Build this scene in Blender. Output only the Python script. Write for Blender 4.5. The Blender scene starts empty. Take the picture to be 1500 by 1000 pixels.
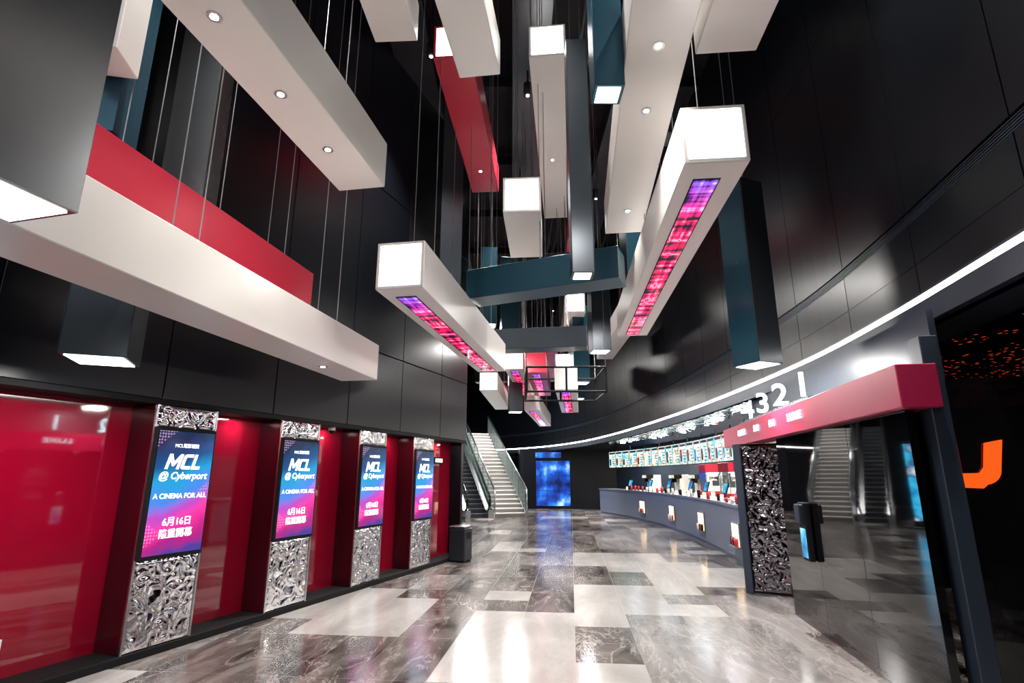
import bpy, bmesh, math, random
from mathutils import Vector, noise, Matrix
random.seed(7)
sc=bpy.context.scene
V=Vector
# ------------------------------------------------------------------ materials
def new(name):
    m=bpy.data.materials.new(name); m.use_nodes=True
    nt=m.node_tree; return m,nt,nt.nodes['Principled BSDF']
def pbr(name,col,rough=.4,metal=0,ior=1.5,coat=0,bump=0,bscale=8,rvar=0):
    m,nt,b=new(name)
    b.inputs['Base Color'].default_value=(*col,1); b.inputs['Roughness'].default_value=rough
    b.inputs['Metallic'].default_value=metal; b.inputs['IOR'].default_value=ior
    b.inputs['Coat Weight'].default_value=coat
    if rvar:
        tc=nt.nodes.new('ShaderNodeTexCoord'); n=nt.nodes.new('ShaderNodeTexNoise')
        n.inputs['Scale'].default_value=bscale; n.inputs['Detail'].default_value=3
        nt.links.new(tc.outputs['Object'],n.inputs['Vector'])
        mr=nt.nodes.new('ShaderNodeMapRange'); mr.inputs['To Min'].default_value=max(.01,rough-rvar); mr.inputs['To Max'].default_value=rough+rvar
        nt.links.new(n.outputs['Fac'],mr.inputs['Value']); nt.links.new(mr.outputs['Result'],b.inputs['Roughness'])
    return m
def emi(name,col,st):
    m,nt,b=new(name)
    b.inputs['Base Color'].default_value=(*[c*.5 for c in col],1)
    b.inputs['Emission Color'].default_value=(*col,1); b.inputs['Emission Strength'].default_value=st
    b.inputs['Roughness'].default_value=.3
    return m
def ramp(nt,els):
    r=nt.nodes.new('ShaderNodeValToRGB'); e=r.color_ramp.elements
    while len(e)<len(els): e.new(.5)
    for i,(p,c) in enumerate(els): e[i].position=p; e[i].color=(*c,1)
    return r
def math_n(nt,op,a,b=None):
    n=nt.nodes.new('ShaderNodeMath'); n.operation=op
    for i,x in enumerate((a,b)):
        if x is None: continue
        if isinstance(x,(int,float)): n.inputs[i].default_value=x
        else: nt.links.new(x,n.inputs[i])
    return n.outputs[0]

M_white=pbr('white_satin_panel',(.72,.69,.665),.32,rvar=.04)
M_red=pbr('red_satin_panel',(.44,.014,.04),.3,rvar=.04)
M_canopy=pbr('crimson_canopy_panel',(.44,.016,.075),.3,rvar=.04)
M_teal=pbr('teal_metal',(.014,.06,.09),.3,.35,rvar=.03)
M_tealb=pbr('teal_metal_bright',(.017,.085,.13),.26,.4,rvar=.03)
M_dark=pbr('dark_brushed_metal',(.032,.040,.048),.3,.5,rvar=.04,bscale=4)
M_grey=pbr('grey_brushed_metal',(.24,.25,.26),.26,.85,rvar=.06,bscale=2)
M_black=pbr('black_wall_panel',(.0035,.0048,.0078),.33,0,ior=1.36,rvar=.05,bscale=1.2)
M_blackm=pbr('black_matte',(.005,.005,.006),.7,ior=1.3)
M_fascia=pbr('blue_grey_fascia',(.032,.045,.068),.38,.2,rvar=.03)
M_glass=pbr('black_glass',(.003,.003,.004),.03,0,ior=1.62)
M_redglass=pbr('red_backpainted_glass',(.24,.002,.017),.04,0,ior=1.8,coat=.5)
M_maroon=pbr('maroon_gloss',(.05,.003,.008),.15,.2)
M_ripple=pbr('water_ripple_steel',(.80,.81,.84),.05,1)
M_ripdark=pbr('ripple_steel_dark_reflection',(.22,.21,.23),.07,1)  # ripple steel, colour darkened to paint in the black it reflects
M_steel=pbr('brushed_steel',(.55,.56,.58),.25,1)
M_counter=pbr('counter_satin_grey',(.13,.15,.20),.3,.0)
M_stone=pbr('stair_stone',(.55,.53,.51),.4,rvar=.05)
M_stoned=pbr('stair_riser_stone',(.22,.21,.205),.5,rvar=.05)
M_lamp=emi('lightbox_white',(1,.97,.93),5)
M_down=emi('downlight_lens',(1,.95,.88),12)
M_led=emi('led_line_white',(1,.95,.9),11)
M_neon=emi('neon_ice_white',(.50,.88,1),3.5)
M_txt=emi('screen_text_white',(1,1,1),1.6)
M_orange=emi('orange_logo',(.95,.07,.006),1.0)
M_warm=emi('warm_niche',(1,.78,.45),1.3)
M_cable=pbr('steel_cable',(.30,.30,.31),.4,.8)
M_plastic=pbr('white_plastic',(.7,.7,.7),.4)
M_bal=new('balustrade_glass')[0]
b=M_bal.node_tree.nodes['Principled BSDF']; b.inputs['Transmission Weight'].default_value=.9
b.inputs['Base Color'].default_value=(.75,.9,.88,1); b.inputs['Roughness'].default_value=.03; b.inputs['IOR'].default_value=1.1

def mat_screen():
    m,nt,b=new('poster_screen_gradient')
    tc=nt.nodes.new('ShaderNodeTexCoord'); sp=nt.nodes.new('ShaderNodeSeparateXYZ'); nt.links.new(tc.outputs['Object'],sp.inputs[0])
    zz=math_n(nt,'DIVIDE',sp.outputs['Z'],1.15); xx=math_n(nt,'DIVIDE',sp.outputs['X'],.62)
    ns=nt.nodes.new('ShaderNodeTexNoise'); ns.inputs['Scale'].default_value=2.2; nt.links.new(tc.outputs['Object'],ns.inputs[0])
    f=math_n(nt,'ADD',zz,math_n(nt,'MULTIPLY',math_n(nt,'SUBTRACT',xx,.5),-.18))
    f=math_n(nt,'ADD',f,math_n(nt,'MULTIPLY',math_n(nt,'SUBTRACT',ns.outputs['Fac'],.5),.4))
    r=ramp(nt,[(0,(.05,.03,.22)),(.10,(.34,.008,.16)),(.24,(.78,.03,.27)),(.36,(.38,.05,.40)),(.48,(.05,.18,.60)),(.60,(.01,.26,.50)),(.76,(.006,.06,.19)),(1,(.003,.012,.05))])
    nt.links.new(f,r.inputs[0])
    vo=nt.nodes.new('ShaderNodeTexVoronoi'); vo.inputs['Scale'].default_value=34; vo.inputs['Randomness'].default_value=.15; nt.links.new(tc.outputs['Object'],vo.inputs['Vector'])
    dots=math_n(nt,'LESS_THAN',vo.outputs['Distance'],.32)
    c1=math_n(nt,'LESS_THAN',math_n(nt,'ADD',math_n(nt,'MULTIPLY',xx,1.0),math_n(nt,'MULTIPLY',math_n(nt,'SUBTRACT',1.0,zz),2.2)),.3)
    c2=math_n(nt,'LESS_THAN',math_n(nt,'ADD',math_n(nt,'SUBTRACT',1.0,xx),math_n(nt,'MULTIPLY',math_n(nt,'ABSOLUTE',math_n(nt,'SUBTRACT',zz,.5)),2.6)),.22)
    c3=math_n(nt,'LESS_THAN',math_n(nt,'ADD',xx,math_n(nt,'MULTIPLY',math_n(nt,'ABSOLUTE',math_n(nt,'SUBTRACT',zz,.16)),2.6)),.25)
    ms=math_n(nt,'MULTIPLY',dots,math_n(nt,'MINIMUM',math_n(nt,'ADD',math_n(nt,'ADD',c1,c2),c3),1.0))
    mx=nt.nodes.new('ShaderNodeMix'); mx.data_type='RGBA'; nt.links.new(math_n(nt,'MULTIPLY',ms,.5),mx.inputs[0])
    nt.links.new(r.outputs[0],mx.inputs[6]); mx.inputs[7].default_value=(.6,.35,.6,1)
    nt.links.new(mx.outputs[2],b.inputs['Emission Color']); b.inputs['Emission Strength'].default_value=1.0
    b.inputs['Base Color'].default_value=(.01,.01,.02,1); b.inputs['Roughness'].default_value=.1
    return m
M_screen=mat_screen()
def mat_strip():
    m,nt,b=new('led_strip_magenta')
    tc=nt.nodes.new('ShaderNodeTexCoord'); mp=nt.nodes.new('ShaderNodeMapping'); mp.inputs['Scale'].default_value=(14,1.0,1)
    nt.links.new(tc.outputs['Object'],mp.inputs[0])
    n=nt.nodes.new('ShaderNodeTexNoise'); n.inputs['Scale'].default_value=1.2; n.inputs['Detail'].default_value=3; nt.links.new(mp.outputs[0],n.inputs[0])
    mp2=nt.nodes.new('ShaderNodeMapping'); mp2.inputs['Scale'].default_value=(1.2,9,1); mp2.inputs['Rotation'].default_value=(0,0,.35); nt.links.new(tc.outputs['Object'],mp2.inputs[0])
    n2=nt.nodes.new('ShaderNodeTexNoise'); n2.inputs['Scale'].default_value=1; nt.links.new(mp2.outputs[0],n2.inputs[0])
    f=math_n(nt,'ADD',math_n(nt,'MULTIPLY',n.outputs['Fac'],.45),math_n(nt,'MULTIPLY',n2.outputs['Fac'],.6))
    r=ramp(nt,[(.42,(.004,.002,.012)),(.47,(.10,.003,.04)),(.50,(.55,.002,.05)),(.56,(.9,.006,.09)),(.61,(1,.28,.42)),(.66,(.8,.01,.08))])
    r2=ramp(nt,[(.42,(.002,.002,.015)),(.47,(.04,.01,.18)),(.52,(.22,.05,.55)),(.57,(.10,.12,.7)),(.62,(.8,.4,.8))])
    nt.links.new(f,r.inputs[0]); nt.links.new(f,r2.inputs[0])
    sp=nt.nodes.new('ShaderNodeSeparateXYZ'); nt.links.new(tc.outputs['Object'],sp.inputs[0])
    mr=nt.nodes.new('ShaderNodeMapRange'); mr.inputs['From Min'].default_value=.3; mr.inputs['From Max'].default_value=.95; mr.inputs['To Min'].default_value=1; mr.inputs['To Max'].default_value=0; nt.links.new(sp.outputs['Y'],mr.inputs['Value'])
    mx=nt.nodes.new('ShaderNodeMix'); mx.data_type='RGBA'; nt.links.new(mr.outputs['Result'],mx.inputs[0]); nt.links.new(r.outputs[0],mx.inputs[6]); nt.links.new(r2.outputs[0],mx.inputs[7])
    nt.links.new(mx.outputs[2],b.inputs['Emission Color']); b.inputs['Emission Strength'].default_value=1.3
    b.inputs['Base Color'].default_value=(.01,.01,.01,1); b.inputs['Roughness'].default_value=.1
    return m
M_strip=mat_strip()
def mat_noise_screen(name,els,scale,st):
    m,nt,b=new(name)
    tc=nt.nodes.new('ShaderNodeTexCoord'); n=nt.nodes.new('ShaderNodeTexNoise'); n.inputs['Scale'].default_value=scale; n.inputs['Detail'].default_value=3
    nt.links.new(tc.outputs['Object'],n.inputs[0]); r=ramp(nt,els); nt.links.new(n.outputs['Fac'],r.inputs[0])
    nt.links.new(r.outputs[0],b.inputs['Emission Color']); b.inputs['Emission Strength'].default_value=st
    b.inputs['Base Color'].default_value=(.01,.01,.01,1); b.inputs['Roughness'].default_value=.12
    return m
M_video=mat_noise_screen('video_wall_blue',[(.35,(.002,.01,.08)),(.5,(.005,.05,.4)),(.6,(.02,.2,.75)),(.72,(.5,.75,1))],1.3,.9)
M_menu=mat_noise_screen('menu_board_screen',[(.36,(.15,.55,.60)),(.46,(.55,.85,.85)),(.54,(.85,.88,.8)),(.60,(.85,.45,.25)),(.66,(.25,.45,.3))],4,.8)
M_blue=mat_noise_screen('blue_screen',[(.3,(.005,.05,.25)),(.5,(.02,.3,.6)),(.62,(.15,.6,.8)),(.75,(.8,.9,1))],4,.8)
M_poster=mat_noise_screen('blue_movie_poster',[(.3,(.01,.2,.5)),(.45,(.05,.6,.95)),(.55,(.02,.12,.3)),(.7,(.8,.95,1))],1.5,4)
def mat_dot_reflection():
    m,nt,b=new('soffit_painted_dot_reflection')  # glossy soffit with red dotted reflections painted in as emission
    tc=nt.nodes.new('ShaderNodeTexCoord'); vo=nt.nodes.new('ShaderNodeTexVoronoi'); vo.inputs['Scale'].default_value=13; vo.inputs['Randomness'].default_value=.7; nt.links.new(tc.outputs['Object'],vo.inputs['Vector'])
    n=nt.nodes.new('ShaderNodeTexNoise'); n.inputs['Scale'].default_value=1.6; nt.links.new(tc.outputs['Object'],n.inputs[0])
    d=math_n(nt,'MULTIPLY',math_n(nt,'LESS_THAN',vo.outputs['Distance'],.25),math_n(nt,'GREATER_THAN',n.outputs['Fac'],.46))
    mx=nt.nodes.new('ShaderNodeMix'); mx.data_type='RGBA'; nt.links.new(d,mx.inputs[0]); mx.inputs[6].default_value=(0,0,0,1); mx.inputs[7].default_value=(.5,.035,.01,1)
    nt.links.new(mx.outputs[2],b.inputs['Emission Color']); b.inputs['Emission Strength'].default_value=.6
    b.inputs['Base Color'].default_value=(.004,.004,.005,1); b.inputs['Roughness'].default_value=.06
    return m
M_dotrefl=mat_dot_reflection()

def mat_floor(name,c1,c2,vein,vamt,scale,ang):
    m,nt,b=new(name)
    tc=nt.nodes.new('ShaderNodeTexCoord'); O=tc.outputs['Object']
    mp=nt.nodes.new('ShaderNodeMapping'); mp.inputs['Rotation'].default_value=(0,0,ang); mp.inputs['Scale'].default_value=(1,.3,1); nt.links.new(O,mp.inputs[0])
    n=nt.nodes.new('ShaderNodeTexNoise'); n.inputs['Scale'].default_value=scale; n.inputs['Detail'].default_value=9; n.inputs['Roughness'].default_value=.68; n.inputs['Distortion'].default_value=.7
    nt.links.new(mp.outputs[0],n.inputs[0])
    r=ramp(nt,[(.38,c1),(.64,c2)]); nt.links.new(n.outputs['Fac'],r.inputs[0])
    n2=nt.nodes.new('ShaderNodeTexNoise'); n2.inputs['Scale'].default_value=scale*.9; n2.inputs['Detail'].default_value=8; n2.inputs['Roughness'].default_value=.6; n2.inputs['Distortion'].default_value=.9
    nt.links.new(mp.outputs[0],n2.inputs[0])
    v=math_n(nt,'ABSOLUTE',math_n(nt,'SUBTRACT',n2.outputs['Fac'],.5))
    mr0=nt.nodes.new('ShaderNodeMapRange'); mr0.inputs['From Min'].default_value=0; mr0.inputs['From Max'].default_value=.014; mr0.inputs['To Min'].default_value=1; mr0.inputs['To Max'].default_value=0; nt.links.new(v,mr0.inputs['Value'])
    n3=nt.nodes.new('ShaderNodeTexNoise'); n3.inputs['Scale'].default_value=1.1; nt.links.new(O,n3.inputs[0])
    v=math_n(nt,'MULTIPLY',mr0.outputs['Result'],math_n(nt,'MULTIPLY',n3.outputs['Fac'],vamt))
    mx=nt.nodes.new('ShaderNodeMix'); mx.data_type='RGBA'; nt.links.new(v,mx.inputs[0]); nt.links.new(r.outputs[0],mx.inputs[6]); mx.inputs[7].default_value=(*vein,1)
    sp=nt.nodes.new('ShaderNodeSeparateXYZ'); nt.links.new(O,sp.inputs[0]); g=None
    for ax in ('X','Y'):
        q=math_n(nt,'ABSOLUTE',math_n(nt,'SUBTRACT',math_n(nt,'FRACT',math_n(nt,'DIVIDE',sp.outputs[ax],.6 if ax=='X' else 1.2)),.5))
        q=math_n(nt,'GREATER_THAN',q,.5-(.0028/.6 if ax=='X' else .0028/1.2)); g=q if g is None else math_n(nt,'MAXIMUM',g,q)
    mx2=nt.nodes.new('ShaderNodeMix'); mx2.data_type='RGBA'; nt.links.new(math_n(nt,'MULTIPLY',g,.7),mx2.inputs[0]); nt.links.new(mx.outputs[2],mx2.inputs[6]); mx2.inputs[7].default_value=(.10,.095,.09,1)
    nt.links.new(mx2.outputs[2],b.inputs['Base Color'])
    mr=nt.nodes.new('ShaderNodeMapRange'); mr.inputs['To Min'].default_value=.10; mr.inputs['To Max'].default_value=.22; nt.links.new(n.outputs['Fac'],mr.inputs['Value'])
    nt.links.new(math_n(nt,'ADD',mr.outputs['Result'],math_n(nt,'MULTIPLY',g,.4)),b.inputs['Roughness'])
    b.inputs['IOR'].default_value=1.65
    return m
F1=mat_floor('floor_brown_marble',(.030,.026,.024),(.185,.16,.15),(.55,.51,.48),.7,2.8,.6)
F2=mat_floor('floor_light_stone',(.29,.275,.265),(.39,.375,.36),(.5,.48,.46),.4,1.5,.3)
F3=mat_floor('floor_grey_stone',(.11,.10,.096),(.29,.27,.26),(.5,.47,.45),.6,2.2,1.2)

# ------------------------------------------------------------------ mesh builder
class MB:
    def __init__(s): s.bm=bmesh.new(); s.mats=[]
    def mi(s,m):
        if m not in s.mats: s.mats.append(m)
        return s.mats.index(m)
    def box(s,o,ex,ey,ez,mat,bev=0):
        o,ex,ey,ez=V(o),V(ex),V(ey),V(ez)
        vs=[s.bm.verts.new(o+ex*i+ey*j+ez*k) for k in(0,1) for j in(0,1) for i in(0,1)]
        idx=[(0,1,3,2),(4,6,7,5),(0,4,5,1),(2,3,7,6),(0,2,6,4),(1,5,7,3)]
        fs=[s.bm.faces.new([vs[i] for i in f]) for f in idx]; k=s.mi(mat)
        for f in fs: f.material_index=k
        if bev:
            es=list({e for f in fs for e in f.edges})
            r=bmesh.ops.bevel(s.bm,geom=es,offset=bev,segments=1,affect='EDGES',profile=.5)
            for f in r['faces']: f.material_index=k
        return fs
    def abox(s,x0,y0,z0,x1,y1,z1,mat,bev=0): return s.box((x0,y0,z0),(x1-x0,0,0),(0,y1-y0,0),(0,0,z1-z0),mat,bev)
    def cyl(s,a,b,r,mat,n=8,r2=None):
        a,b=V(a),V(b); d=(b-a).normalized(); x=d.orthogonal().normalized(); y=d.cross(x); r2=r if r2 is None else r2
        A=[];B=[]
        for i in range(n):
            t=2*math.pi*i/n; o=x*math.cos(t)+y*math.sin(t); A.append(s.bm.verts.new(a+o*r)); B.append(s.bm.verts.new(b+o*r2))
        k=s.mi(mat)
        for i in range(n):
            f=s.bm.faces.new([A[i],A[(i+1)%n],B[(i+1)%n],B[i]]); f.material_index=k; f.smooth=n>8
        for q in (A[::-1],B): s.bm.faces.new(q).material_index=k
    def face(s,pts,mat):
        f=s.bm.faces.new([s.bm.verts.new(p) for p in pts]); f.material_index=s.mi(mat); return f
    def prism(s,pts,d,mat):
        d=V(d); A=[s.bm.verts.new(p) for p in pts]; B=[s.bm.verts.new(V(p)+d) for p in pts]; k=s.mi(mat); n=len(pts)
        for q in (A[::-1],B): s.bm.faces.new(q).material_index=k
        for i in range(n): s.bm.faces.new([A[i],A[(i+1)%n],B[(i+1)%n],B[i]]).material_index=k
    def sweep(s,pts,prof,mat,smooth=False):
        rings=[];n=len(pts);k=s.mi(mat)
        for i,p in enumerate(pts):
            a=pts[max(0,i-1)];c=pts[min(n-1,i+1)]; t=V((c[0]-a[0],c[1]-a[1])).normalized(); nr=V((t.y,-t.x))
            rings.append([s.bm.verts.new((p[0]+nr.x*o,p[1]+nr.y*o,z)) for o,z in prof])
        m=len(prof)
        for i in range(n-1):
            for j in range(m):
                f=s.bm.faces.new([rings[i][j],rings[i][(j+1)%m],rings[i+1][(j+1)%m],rings[i+1][j]]); f.material_index=k; f.smooth=smooth
        s.bm.faces.new(rings[0]).material_index=k; s.bm.faces.new(rings[-1][::-1]).material_index=k
    def obj(s,name,parent=None,mw=None,recalc=True):
        if recalc: bmesh.ops.recalc_face_normals(s.bm,faces=s.bm.faces)
        me=bpy.data.meshes.new(name); s.bm.to_mesh(me); s.bm.free()
        for m in s.mats: me.materials.append(m)
        ob=bpy.data.objects.new(name,me); sc.collection.objects.link(ob)
        if mw is not None: ob.matrix_basis=mw
        if parent: adopt(ob,parent)
        return ob
def cr(pts,per=8):
    out=[];P=[V(p) for p in pts];P=[P[0]*2-P[1]]+P+[P[-1]*2-P[-2]]
    for i in range(1,len(P)-2):
        for k in range(per):
            t=k/per;a,b,c,d=P[i-1:i+3]
            out.append(.5*((2*b)+(c-a)*t+(2*a-5*b+4*c-d)*t*t+(3*b-a-3*c+d)*t**3))
    out.append(P[-2]); return out
def resample(pts,step):
    out=[pts[0]];acc=0
    for a,b in zip(pts,pts[1:]):
        L=(b-a).length;d=step-acc
        while d<=L: out.append(a+(b-a)*(d/L)); d+=step
        acc=(acc+L)%step
    return out
def empty(name,mw=None):
    e=bpy.data.objects.new(name,None); sc.collection.objects.link(e)
    if mw is not None: e.matrix_basis=mw
    return e
def frame(o,x,z=(0,0,1)):
    x=V(x).normalized();z=V(z).normalized();y=z.cross(x); m=Matrix((x,y,z)).transposed().to_4x4(); m.translation=V(o); return m
def adopt(ob,parent):
    ob.parent=parent; ob.matrix_parent_inverse=parent.matrix_basis.inverted()
def text(body,size,loc,x,up,mat,name,parent,ext=.004,shear=0,off=0,align='CENTER',sx=1):
    cu=bpy.data.curves.new(name,'FONT'); cu.body=body; cu.size=size; cu.extrude=ext; cu.shear=shear; cu.offset=off; cu.align_x=align; cu.align_y='CENTER'
    cu.materials.append(mat); ob=bpy.data.objects.new(name,cu); sc.collection.objects.link(ob)
    x=V(x).normalized(); y=V(up).normalized(); z=x.cross(y); m=Matrix((x*sx,y,z)).transposed().to_4x4(); m.translation=V(loc)
    ob.matrix_basis=m
    if parent: adopt(ob,parent)
    return ob
def area(name,loc,size,pw,col=(1,.95,.9),rot=(0,0,0),sy=None,spread=math.pi):
    l=bpy.data.lights.new(name,'AREA'); l.energy=pw; l.size=size; l.color=col; l.spread=spread
    if sy: l.shape='RECTANGLE'; l.size_y=sy
    o=bpy.data.objects.new(name,l); o.location=loc; o.rotation_euler=rot; sc.collection.objects.link(o); return o
def spot(name,loc,pw,ang=70,col=(1,.94,.86),tgt=None,blend=.6,soft=.05):
    l=bpy.data.lights.new(name,'SPOT'); l.energy=pw; l.spot_size=math.radians(ang); l.spot_blend=blend; l.color=col; l.shadow_soft_size=soft
    o=bpy.data.objects.new(name,l); o.location=loc; sc.collection.objects.link(o)
    if tgt is not None: o.rotation_euler=(V(tgt)-V(loc)).to_track_quat('-Z','Y').to_euler()
    return o
CEIL=10.0
# ------------------------------------------------------------------ camera
cam=bpy.data.cameras.new('camera'); co=bpy.data.objects.new('camera',cam); sc.collection.objects.link(co)
co.location=(0,0,1.6); co.rotation_euler=(math.radians(90+13.83),0,0); cam.lens=19.2; cam.sensor_width=36; sc.camera=co; cam.clip_start=.05

# ------------------------------------------------------------------ floor
th=math.radians(6); cell=.6
fm=MB(); nx,ny=44,76; grid=[[0]*nx for _ in range(ny)]
for _ in range(560):
    w,h=random.choice([(1,2),(2,1),(2,2),(3,2),(2,3),(1,4),(3,1),(3,3)]); x=random.randrange(nx);y=random.randrange(ny)
    t=random.choice([1,1,2,2,0] if x>21 else [1,2,2,0,0,0])
    for j in range(y,min(ny,y+h)):
        for i in range(x,min(nx,x+w)): grid[j][i]=t
def paint(x0,x1,y0,y1,t):
    for j in range(ny):
        for i in range(nx):
            lx=(i-22+.5)*cell; ly=(j-10+.5)*cell
            wx=lx*math.cos(th)+ly*math.sin(th); wy=-lx*math.sin(th)+ly*math.cos(th)
            if x0<wx<x1 and y0<wy<y1: grid[j][i]=t
paint(-3,-.6,4,7,0); paint(1.3,3.2,4.0,7.2,2); paint(-.9,2.2,7.0,10.5,0)
paint(-.65,1.35,5.1,7.05,1); paint(.75,1.35,5.1,6.3,0); paint(1.0,2.3,7.1,9.0,1); paint(-2.3,-1.3,6.1,7.7,1); paint(-.4,.3,7.8,8.6,1); paint(-1.2,-.6,8.6,10,2)
paint(1.4,3.2,10,12.5,1); paint(.2,1.2,10.6,12,2); paint(-.6,.5,12.5,14.5,1); paint(2.0,4,13.5,17,2)
vv=[[fm.bm.verts.new(((i-22)*cell,(j-10)*cell,0)) for i in range(nx+1)] for j in range(ny+1)]
FM=[F1,F2,F3]
for m in FM: fm.mi(m)
for j in range(ny):
    for i in range(nx):
        f=fm.bm.faces.new([vv[j][i],vv[j][i+1],vv[j+1][i+1],vv[j+1][i]]); f.material_index=grid[j][i]
fl=fm.obj('floor',recalc=False); fl.rotation_euler=(0,0,-th)

# ------------------------------------------------------------------ left wall
P0=V((-3.44,5.28)); D=V((.348,.9375)).normalized(); Nn=V((D.y,-D.x))
def W(s,o,z): q=P0+D*s+Nn*o; return V((q.x,q.y,z))
D3=V((D.x,D.y,0)); N3=V((Nn.x,Nn.y,0)); Z3=V((0,0,1))
def lbox(mb,s0,s1,o0,o1,z0,z1,mat,bev=0): mb.box(W(s0,o0,z0),D3*(s1-s0),N3*(o1-o0),Z3*(z1-z0),mat,bev)
SEND=7.06; TOP=2.33
mb=MB()
s=-13.0
lbox(mb,-13,SEND-.05,-.12,-.06,TOP,CEIL,M_blackm)
rows=[(TOP,3.55),(3.56,6.4),(6.41,CEIL)]
while s<SEND-.01:
    e=min(s+1.45,SEND)
    if SEND-e<.5: e=SEND
    for z0,z1 in rows: lbox(mb,s+.006,e-.006,-.06,0,z0+.004,z1-.004,M_black,.004)
    s=e
lbox(mb,-13,SEND,-.5,0,TOP-.05,TOP,M_blackm)
mb.box(W(SEND,-.06,0)-D3*.1,D3*.1,-N3*8,Z3*CEIL,M_black)
mb.obj('wall_left')
mb=MB(); 
lbox(mb,-13,SEND-.1,-.4,-.32,0,TOP-.05,M_redglass)
mb.obj('wall_left_red_glass')
mb=MB(); lbox(mb,-13,SEND,-.32,.03,0,.07,M_blackm,.005); mb.obj('baseboard_left')

def ripple(mb,o,ex,ez,nrm,mat,nx,nz,amp=.014,fr=8.5,seed=0):
    o,ex,ez,nrm=V(o),V(ex),V(ez),V(nrm).normalized(); k=mb.mi(mat); g=[]
    for j in range(nz+1):
        row=[]
        for i in range(nx+1):
            p=o+ex*(i/nx)+ez*(j/nz); q=p*fr+V((seed*7.1,0,0)); q2=q+V((noise.noise(q*.6),noise.noise(q*.6+V((5,3,1))),noise.noise(q*.6+V((1,9,2)))))*1.0
            h=noise.noise(q2); h=1-2*math.sqrt(h*h+.01)
            e=min(i,nx-i,j,nz-j)/3; e=min(1,e)
            row.append(mb.bm.verts.new(p+nrm*(h*amp*e)))
        g.append(row)
    for j in range(nz):
        for i in range(nx):
            f=mb.bm.faces.new([g[j][i],g[j][i+1],g[j+1][i+1],g[j+1][i]]); f.material_index=k; f.smooth=True
# logotype letters, drawn as outlines (x,y) with unit height
LET={'M':[(0,0),(.2,0),(.2,.62),(.45,.2),(.58,.2),(.83,.62),(.83,0),(1.03,0),(1.03,1),(.82,1),(.515,.47),(.21,1),(0,1)],
     'C':[(.72,0),(.72,.2),(.26,.2),(.2,.27),(.2,.73),(.26,.8),(.72,.8),(.72,1),(.16,1),(.04,.94),(0,.8),(0,.2),(.04,.06),(.16,0)],
     'L':[(0,0),(.66,0),(.66,.2),(.2,.2),(.2,1),(0,1)]}
PW=.70
for idx,s0 in enumerate([0,1.65,3.27,4.87,-2.05,-4.1]):
    mb=MB()
    lbox(mb,s0,s0+PW,-.318,-.0,.07,TOP-.055,M_maroon,.004)
    lbox(mb,s0,s0+.02,0,.02,.07,TOP-.055,M_steel); lbox(mb,s0+PW-.02,s0+PW,0,.02,.07,TOP-.055,M_steel)
    ripple(mb,W(s0+.02,.012,.08),D3*(PW-.04),Z3*.76,N3,M_ripple,70,76,seed=idx,fr=13,amp=.012)
    ripple(mb,W(s0+.02,.012,2.07),D3*(PW-.04),Z3*.2,N3,M_ripple,70,20,seed=idx+9,fr=13,amp=.012)
    mb.obj('pilaster')
    em=empty('digital_poster_display',frame(W(s0,0,0),D3))
    mb=MB(); lbox(mb,s0+.015,s0+PW-.015,.005,.05,.845,2.065,M_blackm,.006); mb.obj('frame',parent=em)
    mb=MB(); mb.abox(0,0,0,.62,.004,1.15,M_screen); mb.obj('screen',mw=frame(W(s0+.04,.055,.88),D3),parent=em)
    def T(b,sz,z,**kw): text(b,sz,W(s0+PW/2,.058,z),D3,Z3,M_txt,'text_'+str(int(z*100)),em,ext=.001,**kw)
    T('MCL電影城院',.045,1.89)
    mb=MB(); cx=.135; H_=.145
    for ch,wd in (('M',1.13),('C',.82),('L',.7)):
        mb.prism([W(s0+cx+(x+y*.28)*H_,.0565,1.665+y*H_) for x,y in LET[ch]],N3*.003,M_txt); cx+=wd*H_
    mb.obj('logotype',parent=em)
    T('@ Cyberport',.095,1.60,shear=.2,off=.001)
    T('A CINEMA FOR ALL',.066,1.41,off=.0005)
    T('6月16日',.09,1.17,off=.001); T('隆重開幕',.09,1.06,off=.001)
mb=MB(); lbox(mb,-.82,-.73,-.32,-.308,.27,.36,M_plastic,.004); lbox(mb,-.79,-.76,-.308,-.305,.30,.33,M_blackm); mb.obj('wall_socket')
mb=MB(); lbox(mb,6.2,6.55,-.32,-.28,1.84,1.97,M_blackm,.005); lbox(mb,6.23,6.52,-.28,-.277,1.87,1.94,M_txt); mb.obj('exit_sign')
mb=MB(); lbox(mb,6.3,6.6,.04,.36,.0,.02,M_blackm); lbox(mb,6.28,6.62,.04,.38,.02,.62,M_dark,.02); lbox(mb,6.35,6.55,.38,.385,.42,.54,M_blackm); lbox(mb,6.28,6.62,.04,.38,.625,.66,M_steel,.01); mb.obj('litter_bin')
mb=MB(); q=W(2.75,-.1,TOP-.05); mb.cyl(q-Z3*.05,q,.05,M_plastic,16); mb.cyl(q-Z3*.09,q-Z3*.05,.025,M_blackm,16,.045); mb.obj('security_camera')
for s0 in (1.2,2.8,4.4,6.2):
    area('recess_lamp',W(s0,-.16,TOP-.07),.12,3.5,(1,.8,.75))

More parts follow.
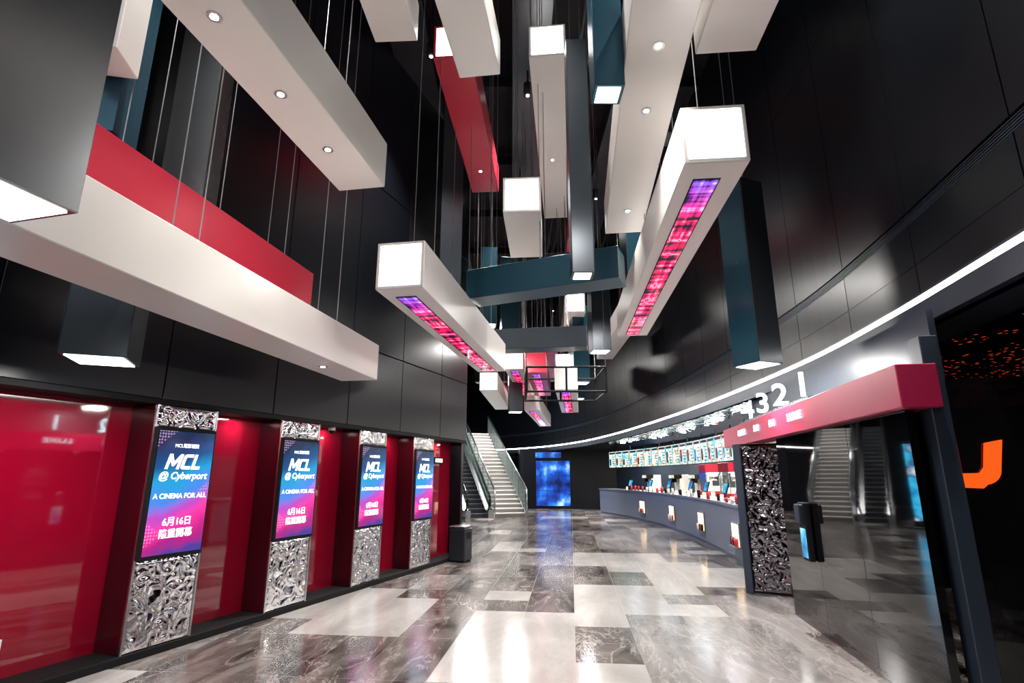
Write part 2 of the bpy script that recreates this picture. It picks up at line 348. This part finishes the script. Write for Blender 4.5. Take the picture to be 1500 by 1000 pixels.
# ------------------------------------------------------------------ right curved wall
ARC=cr([(1.2,-5),(2.15,-2),(2.85,1),(3.29,3.25),(3.66,5.12),(3.95,7.25),(4.09,10.5),(4.08,14.3),(3.74,20.2),(2.95,25.3),(1.4,29.6),(-1.2,33),(-5,36)],8)
A2=resample(ARC,.35)
mb=MB(); mb.sweep(A2,[(.05,2.87),(.12,2.87),(.12,CEIL),(.05,CEIL)],M_blackm)
i=0
while i+4<len(A2):
    seg=A2[i:i+5]
    seg=[seg[0]+(seg[1]-seg[0])*.02]+seg[1:4]+[seg[4]+(seg[3]-seg[4])*.02]
    for z0,z1 in [(3.13,3.40),(3.405,3.78),(3.90,6.8),(6.81,CEIL)]:
        mb.sweep(seg,[(0,z0),(.05,z0),(.05,z1),(0,z1)],M_black)
    i+=4
mb.obj('wall_right')
mb=MB()
for k in range(5): mb.sweep(A2,[(.01,3.792+k*.021),(.04,3.792+k*.021),(.04,3.800+k*.021),(.01,3.800+k*.021)],M_fascia)
mb.obj('air_grille')
mb=MB(); mb.sweep(A2,[(-.02,2.87),(.5,2.87),(.5,3.06),(-.02,3.06)],M_fascia); mb.sweep(A2,[(-.02,3.115),(.06,3.115),(.06,3.135),(-.02,3.135)],M_fascia); mb.obj('trim_1')
mb=MB(); mb.sweep(A2,[(.0,3.06),(.045,3.06),(.045,3.115),(.0,3.115)],M_led); mb.obj('led_light_line')
near=[p for p in A2 if p.y<9.2]; far=[p for p in A2 if 9.0<p.y<28.5]
mb=MB(); mb.sweep(near,[(.5,2.9),(5.5,2.9),(5.5,2.96),(.5,2.96)],M_dotrefl); mb.sweep(far,[(.5,2.93),(5,2.93),(5,3.0),(.5,3.0)],M_blackm); mb.obj('ceiling_soffit')
mb=MB(); k=mb.mi(M_ripple); g=[]
fine=resample([p for p in ARC if 8.8<p.y<28.5],.07)
for i in range(1,len(fine)-1):
    t=(fine[i+1]-fine[i-1]).normalized(); nr=V((t.y,-t.x)); row=[]
    for j in range(36):
        o=.02+j*.06; p=V((fine[i].x+nr.x*o,fine[i].y+nr.y*o,2.86)); q=p*6.5; q+=V((noise.noise(q),noise.noise(q+V((4,4,4))),0))
        row.append(mb.bm.verts.new(p+V((0,0,-.035*math.sqrt(noise.noise(q)**2+.01)))))
    g.append(row)
for a,b2 in zip(g,g[1:]):
    for j in range(35):
        f=mb.bm.faces.new([a[j],a[j+1],b2[j+1],b2[j]]); f.material_index=k; f.smooth=True
mb.obj('ceiling_ripple_panel')
OUT=cr([(6.5,8.6),(7.2,12),(7.5,17),(7.0,22),(5.2,27.8)],8)
mb=MB(); mb.sweep(OUT,[(0,0),(.1,0),(.1,2.95),(0,2.95)],M_fascia); mb.obj('wall_concession')
mb=MB(); mb.box((5.3,27.9,0),(-4.9,.9,0),(.03,.15,0),(0,0,2.95),M_black); mb.box((.45,28.75,0),(-.3,6,0),(.15,0,0),(0,0,2.95),M_black); mb.obj('wall_back')
mb=MB(); mb.box((-7.9,13,0),(.5,25,0),(-.1,0,0),(0,0,CEIL),M_black); mb.abox(-9,37,0,6,37.1,CEIL,M_black); mb.obj('wall_back_left')
mb=MB(); mb.box((3.98,8.0,0),(2.6,.7,0),(0,.1,0),(0,0,2.9),M_black); mb.obj('wall_divider')
mb=MB(); mb.abox(9.5,-5.2,0,9.6,37,3.1,M_black); mb.obj('wall_outer')
mb=MB(); mb.abox(-9,-5.2,0,9.6,-5.1,5.6,M_black)
for x in range(-8,9,2): mb.abox(x-.03,-5.2,5.6,x+.03,-5.1,CEIL,M_dark)  # unseen opening made up above the rear wall, letting world light in as fill
mb.obj('wall_front')

em=empty('video_wall',frame((1.2,28.55,0),(1,-.12,0)))
mb=MB(); mb.abox(0,0,.12,1.75,.06,2.36,M_blackm,.01); mb.abox(-.0,.02,2.5,1.75,.06,2.78,M_video)
mb.obj('frame',mw=em.matrix_basis.copy(),parent=em)
mb=MB()
for i in range(3):
    for j in range(3): mb.abox(.03+i*.57,-.01,.15+j*.735,.03+i*.57+.56,.0,.15+j*.735+.725,M_video)
mb.obj('screens',mw=em.matrix_basis.copy(),parent=em)

em=empty('large_poster_display',frame((-2.88,19.9,0),(.957,.29,0)))
mb=MB(); mb.abox(0,0,0,1.08,.12,2.7,M_blackm,.01); mb.abox(-.1,-.1,0,1.1,.3,.06,M_dark,.01); mb.obj('frame',mw=em.matrix_basis.copy(),parent=em)
mb=MB(); mb.abox(.04,-.01,.25,1.04,0,2.6,M_poster); mb.obj('screen',mw=em.matrix_basis.copy(),parent=em)

# ------------------------------------------------------------------ concession
CN=cr([(4.0,9.3),(4.18,10.4),(4.6,13.5),(4.84,17.7),(4.6,21.5),(3.89,25.1)],10)
mb=MB(); mb.sweep(CN,[(.05,0),(.6,0),(.6,1.02),(0,1.02),(0,.1),(.05,.1)],M_counter); mb.sweep(CN,[(-.04,1.02),(.68,1.02),(.68,1.07),(-.04,1.07)],M_counter)
def on(Yt,off=0):
    for a,b2 in zip(CN,CN[1:]):
        if a.y<=Yt<=b2.y:
            t=(b2-a).normalized(); p=a+(b2-a)*((Yt-a.y)/(b2.y-a.y)); nr=V((t.y,-t.x)); return V((p.x+nr.x*off,p.y+nr.y*off,0)),V((t.x,t.y,0)),V((nr.x,nr.y,0))
mb.obj('concession_counter')
for y in (10.9,14.0,17.2,20.5):
    p,t,n=on(y); mb=MB()
    mb.box(p-n*.03-t*.3+Z3*.3,t*.6,n*.03,Z3*.45,M_steel,.005); mb.box(p-n*.034-t*.26+Z3*.33,t*.52,n*.006,Z3*.39,M_warm)
    for q in range(5): mb.cyl(p-n*.06-t*(.2-.1*q)+Z3*.33,p-n*.06-t*(.2-.1*q)+Z3*.47,.03,random.choice([M_red,M_white,M_blackm]),12)
    mb.box(p-n*.10-t*.3+Z3*.3,t*.6,n*.1,Z3*.03,M_steel,.004)
    mb.obj('display_niche')
MN=[(4.75,11.0),(5.15,13.6),(5.3,17),(5.0,20.5),(4.0,24.8)]
MC=resample(cr(MN,12),1.32)
mb=MB()
for i,(a,b2) in enumerate(zip(MC,MC[1:])):
    t=(b2-a).normalized(); t3=V((t.x,t.y,0)); n=V((t.y,-t.x,0)); o=V((a.x,a.y,1.93)); L=(b2-a).length
    mb.box(o,t3*(L-.02),n*.08,Z3*.68,M_blackm,.008)
    for h_ in (0,1):
        mb.box(o-n*.006+t3*(.02+h_*L*.5)+Z3*.02,t3*(L*.5-.05),n*.006,Z3*.64,M_menu)
        mb.box(o-n*.008+t3*(.05+h_*L*.5)+Z3*.56,t3*(L*.5-.12),n*.002,Z3*.07,random.choice([M_red,M_teal,M_fascia]))
        for r_ in range(5): mb.box(o-n*.008+t3*(.06+h_*L*.5)+Z3*(.08+r_*.09),t3*(L*random.uniform(.12,.22)),n*.002,Z3*.02,random.choice([M_fascia,M_red,M_teal]))
        mb.box(o-n*.008+t3*(L*.33+h_*L*.5)+Z3*.1,t3*(L*.11),n*.002,Z3*random.uniform(.2,.38),random.choice([M_red,M_tealb,M_warm,M_blue]))
    if i%2==0: area('menu_fill_light',o+t3*L*.5+n*.04+Z3*.72,.1,9,(.85,.93,1),rot=(math.pi,0,math.atan2(t.y,t.x)-math.pi/2),sy=1.6)  # upward fill light added to brighten the ripple ceiling
    mb.cyl(o+t3*L*.5+n*.06+Z3*.66,o+t3*L*.5+n*.06+Z3*.84,.015,M_blackm)
mb.obj('menu_board')
for y in (11.8,12.9,14.6,16.2,18.5,20.5,22.5):
    p,t,n=on(y,.3); mb=MB(); z=1.07
    mb.box(p-t*.1-n*.08+Z3*z,t*.2,n*.16,Z3*.02,M_blackm,.004); mb.cyl(p+Z3*z,p+Z3*(z+.16),.02,M_blackm,10)
    up=(Z3*.95+n*.3).normalized(); mb.box(p-t*.17+Z3*(z+.14)-n*.02,t*.34,n*.025,up*.26,M_blackm,.006); mb.box(p-t*.15+Z3*(z+.16)-n*.024,t*.3,n*.004,up*.22,M_blue)
    mb.obj('pos_terminal')
BK=cr([(6.3,10),(6.7,13.5),(6.95,17),(6.5,21.5),(5.2,26)],8)
mb=MB(); mb.sweep(BK,[(-.6,0),(-.02,0),(-.02,.95),(-.6,.95)],M_steel); mb.obj('back_counter')
for (x,y,rt) in ((6.05,15.2,.1),(6.3,17.6,0),(5.85,13.6,.1)):
    mb=MB(); z=.95
    mb.abox(-.35,-.3,z,.35,.3,z+.2,M_red,.01); mb.abox(-.35,-.3,z+.75,.35,.3,z+1.0,M_red,.01)
    for a in (-.33,.31):
        for b2 in (-.28,.26): mb.abox(a,b2,z+.2,a+.02,b2+.02,z+.75,M_steel)
    mb.cyl((0,0,z+.52),(0,0,z+.7),.13,M_steel,16); mb.abox(-.3,-.25,z+.2,.3,.25,z+.34,M_warm,.03); mb.abox(-.25,-.2,z+.73,.25,.2,z+.745,M_down)
    mb.face([(-.34,-.29,z+.2),(-.34,.29,z+.2),(-.34,.29,z+.75),(-.34,-.29,z+.75)],M_bal)
    o=mb.obj('popcorn_machine'); o.location=(x,y,0); o.rotation_euler=(0,0,rt)
for i,(x,y) in enumerate(((6.55,19.6),(6.3,21.2),(5.8,12.2),(5.75,23.2))):
    mb=MB(); z=.95; mb.abox(-.3,-.35,z,.3,.35,z+.08,M_steel,.01); mb.abox(-.1,-.35,z+.08,.3,.35,z+.7,M_plastic,.02); mb.abox(-.3,-.35,z+.55,.0,.35,z+.7,M_blackm,.01); mb.abox(-.305,-.33,z+.57,-.3,.33,z+.68,M_menu)
    for q in range(5): mb.cyl((-.2,-.26+q*.13,z+.42),(-.2,-.26+q*.13,z+.55),.02,M_blackm,8)
    o=mb.obj('drinks_dispenser'); o.location=(x,y,0)
mb=MB()
for q in range(28):
    p,t,n=on(11+q*.42,.05+random.random()*.05); r=random.choice([.035,.045]); mb.cyl(p+Z3*1.07,p+Z3*(1.07+random.uniform(.1,.2)),r*.8,random.choice([M_red,M_white,M_warm,M_blackm]),12,r)
mb.obj('drink_cups')
for y in (11,13.5,16,18.5,21,23.5):
    p,t,n=on(y,1.2); area('concession_lamp',(p.x,p.y,2.78),.5,90,(1,.87,.72))

# ------------------------------------------------------------------ right foreground
A=V((2.75,3.85,0)); B=V((3.75,9.8,0)); t=(B-A).normalized(); n=V((t.y,-t.x,0)); LC=(B-A).length
mb=MB(); mb.box(A+Z3*2.07,t*LC,n*.27,Z3*.31,M_canopy,.006); mb.obj('red_canopy')
em=empty('illuminated_number_sign',frame((3.3,7.2,2.4),-t)); dx=V((.86,-.5,0))
for body,a in (('4',1.42),('3',2.25),('2',3.05),('1',3.85)):
    q=B-t*a+n*.1
    text(body,.38,(q.x,q.y,2.57),dx,Z3,M_neon,'digit_'+body,em,ext=.015,off=.005)
for body,a in (('MAX',1.35),('FX',2.2),('FX',2.95),('LUXE',3.8)):
    q=B-t*a-n*.012
    text(body,.12,(q.x,q.y,2.24),-t,Z3,M_neon,'label',em,ext=.004,off=.001,sx=1.6)
mb=MB(); mb.box(B-t*4.2+n*.02+Z3*2.38,t*3.1,n*.12,Z3*.03,M_steel); mb.obj('rail',parent=em)
mb=MB(); mb.box(B-t*5.6+n*.5+Z3*2.3,t*5.6,n*.05,Z3*.6,M_fascia); mb.obj('wall_sign_fascia')
m0=V((2.86,3.98,0)); m1=V((3.37,7.08,0)); tm=(m1-m0).normalized(); nm=V((tm.y,-tm.x,0)); LM=(m1-m0).length
mb=MB()
for i in range(3): mb.box(m0+tm*(LM*i/3+.003),tm*(LM/3-.006),nm*.06,Z3*2.065,M_glass,.002)
mb.obj('black_glass_partition')
q=m0+tm*2.18; mb=MB(); mb.box(q-nm*.075+Z3*.72,tm*.2,nm*.07,Z3*.6,M_blackm,.01); mb.box(q-nm*.08+tm*.02+Z3*.75,tm*.16,nm*.006,Z3*.3,M_blue); mb.box(q-nm*.12+tm*.02+Z3*1.1,tm*.16,nm*.05,Z3*.2,M_dark,.01); mb.obj('ticket_scanner')
mb=MB(); a=V((3.42,8.33,0)); b2=V((3.98,7.98,0)); tt=(b2-a).normalized(); nn=V((tt.y,-tt.x,0))
mb.box(a-nn*.12,tt*(b2-a).length,nn*.1,Z3*2.065,M_blackm); mb.box(a-tt*.1-nn*.14,tt*.1,nn*.2,Z3*2.065,M_fascia,.006)
ripple(mb,a+Z3*.03,tt*(b2-a).length,Z3*2.0,nn,M_ripdark,60,200,amp=.016,fr=14,seed=31); mb.obj('ripple_steel_column')
mb=MB(); mb.box(V((2.98,3.88,0)),V((.12,-.02,0)),V((.03,.16,0)),Z3*2.6,M_fascia,.006); mb.obj('column_right')
a=V((3.11,4.10,0)); b2=V((5.6,3.1,0)); tt=(b2-a).normalized(); nn=V((tt.y,-tt.x,0))
mb=MB()
for i in range(3): mb.box(a+tt*(i*.92),tt*.915,-nn*.08,Z3*2.3,M_glass,.002)
mb.obj('wall_right_black_glass')
def L(x,z): return a+tt*(x+.05)+nn*.006+Z3*(z-.02)
pts=[]
for i in range(9):
    an=-math.pi/2+i/8*math.pi/2*.9; pts.append((.20+.11*math.cos(an),1.56+.11+.11*math.sin(an)))
out=[(-.05,1.545),(.19,1.535)]+pts[1:]+[(.35,1.87),(.25,1.85),(.22,1.68),(.19,1.64),(-.05,1.635)]
mb=MB(); mb.prism([L(x,z) for x,z in out],nn*.03,M_orange); mb.obj('orange_logo_sign')

# ------------------------------------------------------------------ stairs + escalator
sd=V((-.29,.957,0)).normalized(); sr=V((sd.y,-sd.x,0)); so=V((-.72,22.6,0)); SW=1.3; NS=22; RI=.17; RU=.285
mb=MB()
for i in range(NS):
    o=so+sd*(i*RU); mb.box(o+Z3*(0 if i==0 else i*RI-.12),sr*SW,sd*(RU+.02),Z3*((RI if i==0 else RI+.12)-.045),M_stoned); mb.box(o-sd*.02+Z3*(i*RI+RI-.045),sr*SW,sd*(RU+.03),Z3*.045,M_stone,.006)
mb.box(so+sd*(NS*RU)-sr*.1+Z3*(NS*RI-.3),sr*(SW+.2),sd*2.2,Z3*.3,M_blackm)
for sdn in (-.03,SW):
    mb.prism([so+sr*sdn,so+sr*sdn+sd*RU*2,so+sr*sdn+sd*(NS*RU)+Z3*(NS*RI-.4),so+sr*sdn+sd*(NS*RU)+Z3*(NS*RI+.05),so+sr*sdn+Z3*.2],sr*.03,M_steel)
    g0=so+sr*(sdn+.015); g1=g0+sd*(NS*RU)+Z3*(NS*RI)
    mb.prism([g0+Z3*.2,g1+Z3*.05,g1+Z3*.9,g0+Z3*1.05],sr*.012,M_bal)
    mb.cyl(g0-sd*.2+Z3*1.06,g1+Z3*.94,.035,M_steel,12); mb.cyl(g0-sd*.2,g0-sd*.2+Z3*1.06,.03,M_steel,12)
    for q in range(1,7):
        pp=g0+(g1-g0)*(q/7); mb.cyl(pp+Z3*.1,pp+Z3*.98,.02,M_steel)
mb.obj('staircase')
mb=MB(); eo=so-sr*1.25; EW=1.1
for i in range(NS):
    o=eo+sd*(i*RU)+sr*.2; mb.box(o+Z3*(i*RI-.1 if i else 0),sr*.7,sd*(RU+.02),Z3*(RI+.1 if i else RI),M_dark,.004); mb.box(o+Z3*(i*RI+RI-.012)-sd*.004,sr*.7,sd*.03,Z3*.014,M_steel)
for sdn in (0,EW-.2):
    g0=eo+sr*sdn; g1=g0+sd*(NS*RU)+Z3*(NS*RI)
    mb.prism([g0-sd*.5,g0+sd*.8,g1-Z3*.6,g1+Z3*.15,g0+Z3*.3,g0-sd*.5+Z3*.3],sr*.2,M_steel)
    mb.prism([g0-sd*.4+Z3*.3+sr*.09,g1+Z3*.15+sr*.09,g1+Z3*.95+sr*.09,g0-sd*.2+Z3*.95+sr*.09],sr*.015,M_bal)
    path=[g1+Z3*1.0,g0+Z3*1.0]+[g0+Z3*.65+V(sd)*(-.35*math.sin(x))+Z3*(.35*math.cos(x)) for x in [k*math.pi/8 for k in range(1,9)]]
    for a1,b1 in zip(path,path[1:]): mb.cyl(a1+sr*.1,b1+sr*.1,.045,M_blackm,10)
mb.obj('escalator')

# ------------------------------------------------------------------ hanging beams
def beam(N,F,z,w=.5,h=.5,mat=M_white,near=None,far=None,strip=False,dl=(),cab=True,power=60,fr=None):
    N=V((*N,0));F=V((*F,0)); u=(F-N).normalized(); r=V((u.y,-u.x,0)); L=(F-N).length; mb=MB()
    mb.abox(0,0,0,w,L,h,mat,.006)
    if near:
        f=.035; fm_=fr or mat
        mb.abox(0.002,-.012,.002,w-.002,.0,h-.002,fm_,.003); mb.abox(f,-.016,f,w-f,-.01,h-f,near)
    if far: mb.abox(.03,L,.03,w-.03,L+.006,h-.03,far)
    if strip: mb.abox(w*.26,.25,-.006,w*.66,L-.12,0,M_strip); mb.abox(w*.26-.012,.235,-.004,w*.66+.012,L-.1,0,M_blackm)
    for d in dl:
        mb.cyl((w/2,d,-.006),(w/2,d,0),.048,M_steel,20); mb.cyl((w/2,d,-.009),(w/2,d,-.005),.026,M_down,16)
    if cab:
        for y in (L*.15,L*.5,L*.85):
            for x in (w*.25,w*.75):
                mb.cyl((x,y,h),(x,y,CEIL-z),.005,M_cable,5); mb.cyl((x,y,h),(x,y,h+.05),.016,M_cable,8)
    R=Matrix((r,u,Z3)).transposed().to_4x4(); R.translation=N+Z3*z
    ob=mb.obj('hanging_box_beam',mw=R)
    for d in dl:
        p=N+u*d+r*(w/2)+Z3*(z-.03); spot('downlight',p,power,80,tgt=p-Z3)
    return ob
def vert(cx,cy,sx,sy,rot,z0,mat=M_dark,left_sheen=None,pw=35,top=CEIL,light=True):
    mb=MB(); mb.abox(-sx/2,-sy/2,z0,sx/2,sy/2,top,mat,.006)
    if left_sheen: mb.abox(-sx/2-.004,-sy/2+.01,z0+.01,-sx/2,sy/2-.01,top-.01,left_sheen)  # lighter teal on the left face paints in a reflection
    if top<CEIL:
        for x in (-sx/4,sx/4): mb.cyl((x,0,top),(x,0,CEIL),.005,M_cable,5)
    if light: mb.abox(-sx/2+.03,-sy/2+.03,z0-.006,sx/2-.03,sy/2-.03,z0,M_lamp)
    ob=mb.obj('hanging_light_column'); ob.location=(cx,cy,0); ob.rotation_euler=(0,0,rot)
    if light: area('column_lamp',(cx,cy,z0-.02),min(sx,sy)*.8,pw,(1,.96,.92))
    return ob
beam((1.35,3.82),(1.85,9.24),3.97,near=M_lamp,strip=True)
beam((-1.37,5.20),(-.61,9.65),3.41,near=M_lamp,strip=True)
beam((-.12,6.53),(-.02,8.05),4.94,near=M_lamp)
beam((.23,6.28),(.71,11.05),7.11,near=M_lamp,dl=(2.5,))
beam((-1.02,6.0),(-.75,9.43),6.84,mat=M_red,near=M_lamp,dl=(2.7,))
beam((-1.02,2.9),(-.64,5.73),6.33)
beam((-1.75,2.5),(-1.61,5.41),6.56)
beam((-2.6,.4),(-1.80,5.15),4.48,dl=(2.6,3.35,4.1),power=75)
beam((-3.1,.7),(-2.13,6.74),2.75,w=.47,h=.44,dl=(5.2,),power=25)
beam((-3.36,3.25),(-2.86,6.34),3.5,w=.45,h=.49,mat=M_red)
beam((.6,1.0),(1.32,7.13),4.92,dl=(2.7,3.5,5.5),power=75)
beam((1.35,1.5),(1.56,3.93),5.08)
beam((1.3,6.27),(-.63,7.12),3.95,w=.4,h=.42,mat=M_teal)
beam((1.3,10.4),(-1.2,10.9),5.35,w=.4,h=.45,mat=M_dark)
beam((1.4,9.9),(-1.0,10.3),3.95,w=.4,h=.4,mat=M_dark)
beam((.2,12.4),(2.2,12.1),6.2,w=.4,h=.45,mat=M_dark)
vert(-2.21,2.0,.40,.6,-.25,2.74,M_grey,pw=25,top=4.3)
vert(-3.12,4.06,.42,.42,math.radians(22),2.45,M_dark,M_tealb,top=3.42,pw=30)
vert(.80,3.95,.25,.25,0,4.7,M_tealb,pw=30)
vert(.76,5.57,.24,.24,0,3.7,M_dark,pw=25,top=6.65)
vert(2.98,6.5,.38,.42,.4,2.9,M_dark,M_tealb,pw=50,top=5.3)
vert(-3.1,4.75,.38,.38,.2,4.05,M_grey,light=False)
vert(-3.25,3.8,.36,.36,.2,4.15,M_tealb,light=False)
vert(-3.05,3.45,.34,.34,.2,4.6,M_white,light=False)
vert(-1.15,9.6,.4,.4,.1,4.6,M_dark,light=False)
vert(1.9,5.9,.3,.3,.1,5.6,M_dark,light=False)
vert(1.9,11.5,.4,.4,.1,4.2,M_dark,pw=40,top=6.5)
beam((.75,14.6),(1.1,19),4.95,mat=M_red,near=M_lamp)
beam((1.15,14.2),(1.7,18.5),4.25,near=M_lamp)
beam((1.35,13.2),(1.6,17.5),5.6,near=M_lamp,mat=M_white)
beam((.95,12.0),(1.5,16.5),3.45,mat=M_white,strip=True)
beam((.35,13.4),(.75,17.5),4.1,mat=M_red,strip=True)
beam((-.2,14.5),(.3,19.5),4.4,mat=M_white,strip=True)
beam((-.9,15),(-.6,19.5),3.9,mat=M_white,near=M_lamp)
beam((1.3,11.8),(1.45,14.5),7.0,mat=M_red,near=M_lamp)
beam((.4,18),(1.2,24),3.7,mat=M_white,strip=True)
beam((-1.1,19),(-.4,24),4.6,mat=M_red,near=M_lamp)
beam((2.6,12.5),(2.7,17),5.2,mat=M_white,near=M_lamp)
beam((1.6,16.5),(-1.0,17.1),5.6,w=.45,h=.45,mat=M_teal)
beam((2.4,19.5),(-1.4,20.1),5.0,w=.45,h=.45,mat=M_dark)
for c in ((-.05,12.2,4.6),(1.75,13.8,3.9),(.1,16.8,3.5),(2.1,17.5,4.0),(-.6,13,5.2),(2.3,9.6,4.9)):
    vert(c[0],c[1],.42,.42,.1,c[2],random.choice([M_teal,M_dark]),pw=60,top=c[2]+2)
mb=MB(); x0,x1,y0,y1=.3,1.9,10.9,12.3
for z in (3.25,3.75):
    for a1,b1 in (((x0,y0),(x1,y0)),((x0,y1),(x1,y1)),((x0,y0),(x0,y1)),((x1,y0),(x1,y1))): mb.cyl((*a1,z),(*b1,z),.022,M_blackm,8)
for x in (x0,(x0+x1)/2,x1):
    for y in (y0,y1): mb.cyl((x,y,3.25),(x,y,3.75),.022,M_blackm,8)
for x in (x0,x1):
    for y in (y0,y1): mb.cyl((x,y,3.75),(x,y,CEIL),.008,M_cable,5)
mb.obj('lighting_truss')

# ------------------------------------------------------------------ ceiling
mb=MB(); mb.abox(-12,-6,CEIL,12,40,CEIL+.1,M_blackm); mb.obj('ceiling')
mb=MB()
for x in (-2.2,0,2.1): mb.abox(x,-4,9.2,x+.7,30,9.6,M_dark,.01)
for y in range(-2,28,3): mb.abox(-6,y,9.65,4,y+.15,9.9,M_blackm)
for x in (-.6,1.2,1.4,3.0): mb.cyl((x,-4,9.0),(x,30,9.0),.05,M_dark,10)
for y in range(-2,28,3):
    for x in (-2.0,.2,2.3): mb.cyl((x+.1,y,9.55),(x+.1,y,CEIL),.02,M_dark,6)
mb.obj('ceiling_services')
for i,(x,y) in enumerate(((-1.9,3),(.1,4.2),(2.4,3.2),(-1.4,8),(.3,9),(2.4,8),(.2,12.5),(2.2,13),(0,16.5),(2,17.5),(.4,21),(1.8,23),(-1,20),(.5,26))):
    mb=MB(); mb.cyl((x,y,8.85),(x,y,CEIL),.02,M_blackm,8); mb.cyl((x,y,8.65),(x,y,8.9),.08,M_blackm,16); mb.cyl((x,y,8.64),(x,y,8.655),.03,M_down,16); mb.obj('track_spotlight')
    spot('ceiling_spot',(x,y,8.6),1150,75,(1,.96,.91),tgt=(x*.9,y+.3,0),blend=.8,soft=.1)
area('stair_lamp',(-1.5,25,6.5),1.5,600,(1,.96,.92))

w=bpy.data.worlds.new('world'); sc.world=w; w.use_nodes=True; w.node_tree.nodes['Background'].inputs[0].default_value=(.92,.95,1,1); w.node_tree.nodes['Background'].inputs[1].default_value=1.7
sc.view_settings.view_transform='Standard'; sc.view_settings.exposure=0.62
